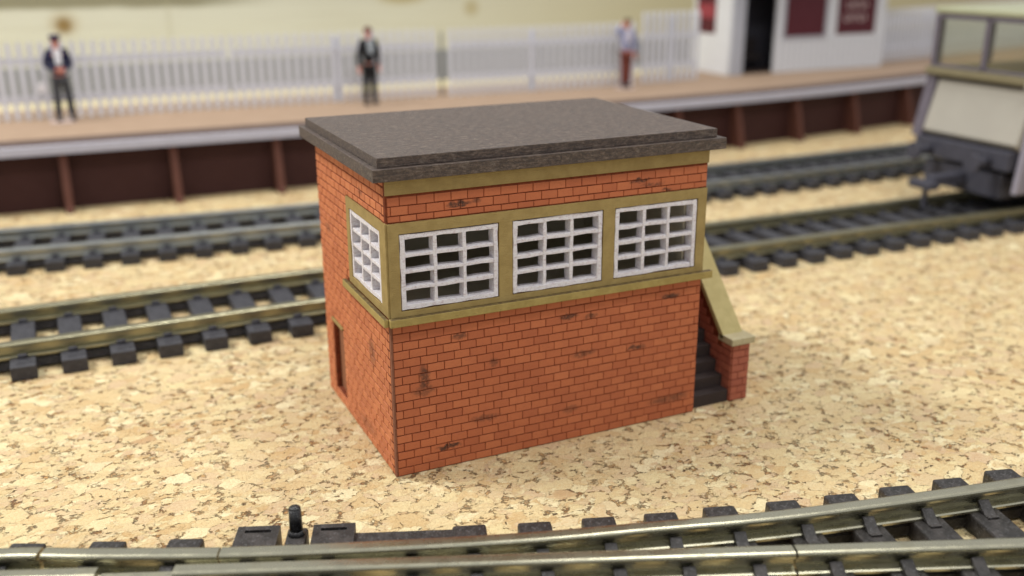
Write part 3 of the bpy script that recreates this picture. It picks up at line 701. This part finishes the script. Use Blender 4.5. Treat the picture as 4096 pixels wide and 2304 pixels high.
# ------------------------------------------------------------------ people
SKIN=mat_plain('painted_skin',(206,138,120),.55,8,.8)
def skin_obj(name,verts,edges,radii,mat,parent=None,root=0,sub=1):
    me=bpy.data.meshes.new(name); me.from_pydata([(Vector(v)*S)[:] for v in verts],edges,[])
    o=bpy.data.objects.new(name,me); C.objects.link(o)
    m=o.modifiers.new('skin','SKIN'); m.use_smooth_shade=True
    sv=me.skin_vertices[0].data
    for i,r in enumerate(radii):
        rr=r if isinstance(r,tuple) else (r,r); sv[i].radius=(rr[0]*S,rr[1]*S)
    sv[root].use_root=True
    m2=o.modifiers.new('sub','SUBSURF'); m2.levels=sub; m2.render_levels=sub
    me.materials.append(mat)
    if parent:o.parent=parent
    return o
def person(x,y,rz,label,H_,pose,coat,shirt,trous,hairc,cap=None,shoe=(24,20,22)):
    k=H_/26.5
    root=empty('person',label,'person',(x,y,19),rz,)
    J=dict(pel=(0,0,13.4),wa=(0,0,15.6),ch=(0,0,19.2),ne=(0,0,22.2),hb=(0,-.15,23.2),hd=(0,-.2,24.6),ht=(0,-.1,25.7),
      hL=(1.25,0,12.8),kL=(1.5,-.2,7.2),aL=(1.7,.3,1.2),tL=(1.9,-1.6,.5),hR=(-1.25,0,12.8),kR=(-1.5,-.2,7.2),aR=(-1.7,.3,1.2),tR=(-1.9,-1.6,.5),
      sL=(2.5,0,21.2),eL=(3.5,.4,16.8),wL=(3.5,-.5,13.2),sR=(-2.5,0,21.2),eR=(-3.5,.4,16.8),wR=(-3.5,-.5,13.2))
    J.update(pose)
    J={a:tuple(c*k for c in b) for a,b in J.items()}
    names=list(J); V=[J[n] for n in names]; ix={n:i for i,n in enumerate(names)}
    E=[('pel','wa'),('wa','ch'),('ch','ne'),('ne','hb'),('hb','hd'),('hd','ht'),('pel','hL'),('hL','kL'),('kL','aL'),('aL','tL'),('pel','hR'),('hR','kR'),('kR','aR'),('aR','tR'),('ch','sL'),('sL','eL'),('eL','wL'),('ch','sR'),('sR','eR'),('eR','wR')]
    E=[(ix[a],ix[b]) for a,b in E]
    R=dict(pel=(1.9,1.3),wa=(1.7,1.15),ch=(2.1,1.35),ne=.75,hb=.95,hd=1.35,ht=.95,hL=1.25,kL=.85,aL=.55,tL=.5,hR=1.25,kR=.85,aR=.55,tR=.5,sL=.95,eL=.7,wL=.45,sR=.95,eR=.7,wR=.45)
    rad=[R[n] if isinstance(R[n],tuple) else (R[n]*1.0,R[n]*1.0) for n in names]; rad=[(a*k,b*k) for a,b in rad]
    for s,wn,en in ((1,'wL','eL'),(-1,'wR','eR')):
        wv=Vector(J[wn]); d=(wv-Vector(J[en])).normalized(); side=d.cross(Vector((0,1,0)) if abs(d.y)<.8 else Vector((0,0,1))).normalized()
        palm=wv+d*1.0*k; pi=len(V); V.append(tuple(palm)); rad.append((.5*k,.3*k)); E.append((ix[wn],pi))
        for q,ln_ in ((-1.5,1.0),(-.5,1.2),(.5,1.15),(1.5,.9)):
            a=palm+d*.45*k+side*q*.27*k; b=a+d*ln_*.5*k; c=b+(d*.8+Vector((0,-.6,0))).normalized()*ln_*.4*k
            i0=len(V); V+= [tuple(a),tuple(b),tuple(c)]; rad+=[(.14*k,.14*k)]*3; E+=[(pi,i0),(i0,i0+1),(i0+1,i0+2)]
        a=wv+d*.5*k-side*.45*k; b=a+(d-side*.6).normalized()*.7*k; i0=len(V); V+=[tuple(a),tuple(b)]; rad+=[(.16*k,.16*k)]*2; E+=[(ix[wn],i0),(i0,i0+1)]
    skin_obj('body',V,E,rad,SKIN,root,ix['pel'])
    def cloth(name,ns,es,grow,col,over={}):
        v=[J[n] for n in ns]; m={n:i for i,n in enumerate(ns)}
        r=[]
        for n in ns:
            a=over.get(n,R[n]); a=a if isinstance(a,tuple) else (a,a); r.append(((a[0]+grow)*k,(a[1]+grow)*k))
        return skin_obj(name,v,[(m[a],m[b]) for a,b in es],r,mat_plain('cloth_'+name,col,.75,5,1),root)
    cloth('trousers',['pel','hL','kL','aL','hR','kR','aR'],[('pel','hL'),('hL','kL'),('kL','aL'),('pel','hR'),('hR','kR'),('kR','aR')],.25,trous,dict(aL=.85,aR=.85,kL=1.0,kR=1.0))
    cloth('jacket',['pel','wa','ch','sL','eL','wL','sR','eR','wR'],[('pel','wa'),('wa','ch'),('ch','sL'),('sL','eL'),('eL','wL'),('ch','sR'),('sR','eR'),('eR','wR')],.38,coat)
    mb=MB(); mb.prism([(-1.2*k,-1.7*k,22.0*k),(1.2*k,-1.7*k,22.0*k),(.8*k,-2.1*k,17.4*k),(-.8*k,-2.1*k,17.4*k)],(0,.5*k,0)); mb.build('shirt',mat_plain('shirt_cloth',shirt,.7,5,1),root,bevel=.1)
    mb=MB()
    for s in ('L','R'):
        t=Vector(J['t'+s]);a=Vector(J['a'+s]); mb=MB(); mb.sphere((t+a)/2-Vector((0,0,.15*k)),1,12,8,(.9*k,1.8*k,.95*k)); mb.build('shoe',mat_plain('shoe_leather',shoe,.5,4,1),root)
    h=Vector(J['hd'])
    mb=MB(); mb.sphere(h+Vector((0,.25*k,.45*k)),1,16,10,(1.45*k,1.5*k,1.25*k)); mb.build('hair',mat_plain('hair_paint',hairc,.7,6,1),root)
    mb=MB(); mb.sphere(h+Vector((0,-1.45*k,-.2*k)),.28*k,8,6,(.8,1.2,1.3)); mb.build('nose',SKIN,root)
    mb=MB()
    for sx in (-.5,.5): mb=MB(); mb.sphere(h+Vector((sx*k,-1.25*k,.15*k)),.16*k,8,6); mb.build('eye',mat_plain('eye_paint',(30,26,26),.4,2,1),root)
    pass
    mb=MB(); mb.sphere(h+Vector((0,-1.2*k,-.75*k)),.3*k,8,6,(1.3,.6,.4)); mb.build('mouth',mat_plain('lip_paint',(160,70,66),.5,4,1),root)
    mb=MB()
    for sx in (-1.35,1.35): mb=MB(); mb.sphere(h+Vector((sx*k,0,-.05*k)),.36*k,8,6,(.5,.8,1.2)); mb.build('ear',SKIN,root)
    if cap:
        mb=MB(); mb.cyl(h+Vector((0,0,.75*k)),h+Vector((0,0,1.6*k)),1.55*k,1.7*k,20); mb.prism([h+Vector(q)*k for q in ((-1.1,-1.2,.7),(-.6,-2.2,.6),(.6,-2.2,.6),(1.1,-1.2,.7))],(0,0,.18*k)); mb.build('cap',mat_plain('cap_cloth',cap,.7,5,1),root)
    return root
p1=person(-30.9,229,.1,'man in navy cap and navy jacket over white shirt with hands clasped in front',27,
  dict(wL=(1.0,-2.3,16.0),eL=(3.6,-.1,17.0),wR=(-.8,-2.4,16.2),eR=(-3.6,-.1,17.0),aL=(2.3,.3,1.2),tL=(2.6,-1.4,.5),kL=(1.9,-.2,7.2),aR=(-1.7,.2,1.2)),(28,30,62),(224,226,232),(66,68,72),(70,56,50),cap=(40,36,80))
p2=person(67.4,222,.15,'man in black suit and grey shirt standing with arms at his sides',26.8,
  dict(aL=(1.5,.3,1.2),tL=(1.7,-1.4,.5),wR=(-3.9,-.5,13.0)),(28,28,32),(168,176,182),(24,24,26),(96,62,56))
p3=person(170.3,221,-.2,'figure in pale blue top and red brown trousers with one arm raised to the head',26.8,
  dict(eR=(-4.6,-.6,21.0),wR=(-2.6,-1.2,23.4),kL=(1.0,-.2,7.2),aL=(.9,.3,1.2),tL=(1.0,-1.4,.5),kR=(-1.0,-.2,7.2),aR=(-.9,.3,1.2),tR=(-1.0,-1.4,.5)),(150,154,184),(196,190,200),(108,54,44),(92,82,66))
mb=MB(); mb.box(-1.1,1.1,-.7,.7,0,2.6); mb.cyl((-.7,0,2.6),(0,0,3.5),.12,n=8); mb.cyl((.7,0,2.6),(0,0,3.5),.12,n=8)
o=mb.build('bag',mat_plain('white_bag',(222,220,224),.6,4,1),bevel=.4); o.location=Vector((-36.4,229,28.4))*S; tag(o,'small white bag held beside the right hip of the man in the navy cap','bag')
for (x,y,lb) in ((-31.5,228.6,'pale flat base disc under the man in the navy cap'),(170,220.6,'pale flat base disc under the figure in red brown trousers')):
    mb=MB(); mb.cyl((0,0,.04),(0,0,.35),4.2,n=28); o=mb.build('base_disc',mat_plain('clear_grey_base',(196,176,170),.4,5,1)); o.location=Vector((x,y,19))*S; tag(o,lb,'figure base')

# ------------------------------------------------------------------ light
def area(name,loc,target,size,power,color,size_y=None):
    l=bpy.data.lights.new(name,'AREA'); l.energy=power; l.color=color; l.size=size*S
    if size_y: l.shape='RECTANGLE'; l.size_y=size_y*S
    o=bpy.data.objects.new(name,l); C.objects.link(o); o.location=Vector(loc)*S
    d=Vector(target)-Vector(loc); o.rotation_euler=d.to_track_quat('-Z','Y').to_euler(); return o
area('ceiling_or_fill_lamp',(-260,190,430),(40,40,0),150,212,(1.0,.975,.92),130)
area('ceiling_or_fill_lamp',(200,60,520),(60,60,0),180,60,(1.0,.97,.92),120)
area('ceiling_or_fill_lamp',(60,-170,430),(60,60,0),170,62,(1.0,.98,.94),26)  # strip light added above and behind the camera for rail highlights and fill
wd=bpy.data.worlds.new('World'); scn.world=wd; wd.use_nodes=True
wd.node_tree.nodes['Background'].inputs[0].default_value=(.86,.86,.89,1); wd.node_tree.nodes['Background'].inputs[1].default_value=.62
# ------------------------------------------------------------------ camera
cd=bpy.data.cameras.new('camera'); cam=bpy.data.objects.new('camera',cd); C.objects.link(cam); scn.camera=cam
ya,pi_,ro=[math.radians(a) for a in (25.011,18.506,-.159)]
f=Vector((math.sin(ya)*math.cos(pi_),math.cos(ya)*math.cos(pi_),-math.sin(pi_)))
r=Vector((math.cos(ya),-math.sin(ya),0)); u=r.cross(f)
r2=r*math.cos(ro)+u*math.sin(ro); u2=-r*math.sin(ro)+u*math.cos(ro)
M=Matrix((r2,u2,-f)).transposed().to_4x4(); M.translation=Vector((-37.987,-120.263,69.814))*S
cam.matrix_world=M
cd.sensor_width=36; cd.lens=36*2531.8/2576; cd.clip_start=.01; cd.clip_end=100
cd.dof.use_dof=True; cd.dof.focus_distance=134*S; cd.dof.aperture_fstop=(cd.lens/1000)/(1.9*S)
# ------------------------------------------------------------------ render settings
scn.render.engine='CYCLES'
scn.view_settings.view_transform='Standard'; scn.view_settings.look='None'; scn.view_settings.exposure=.16; scn.view_settings.gamma=1
scn.render.resolution_x=1024; scn.render.resolution_y=576
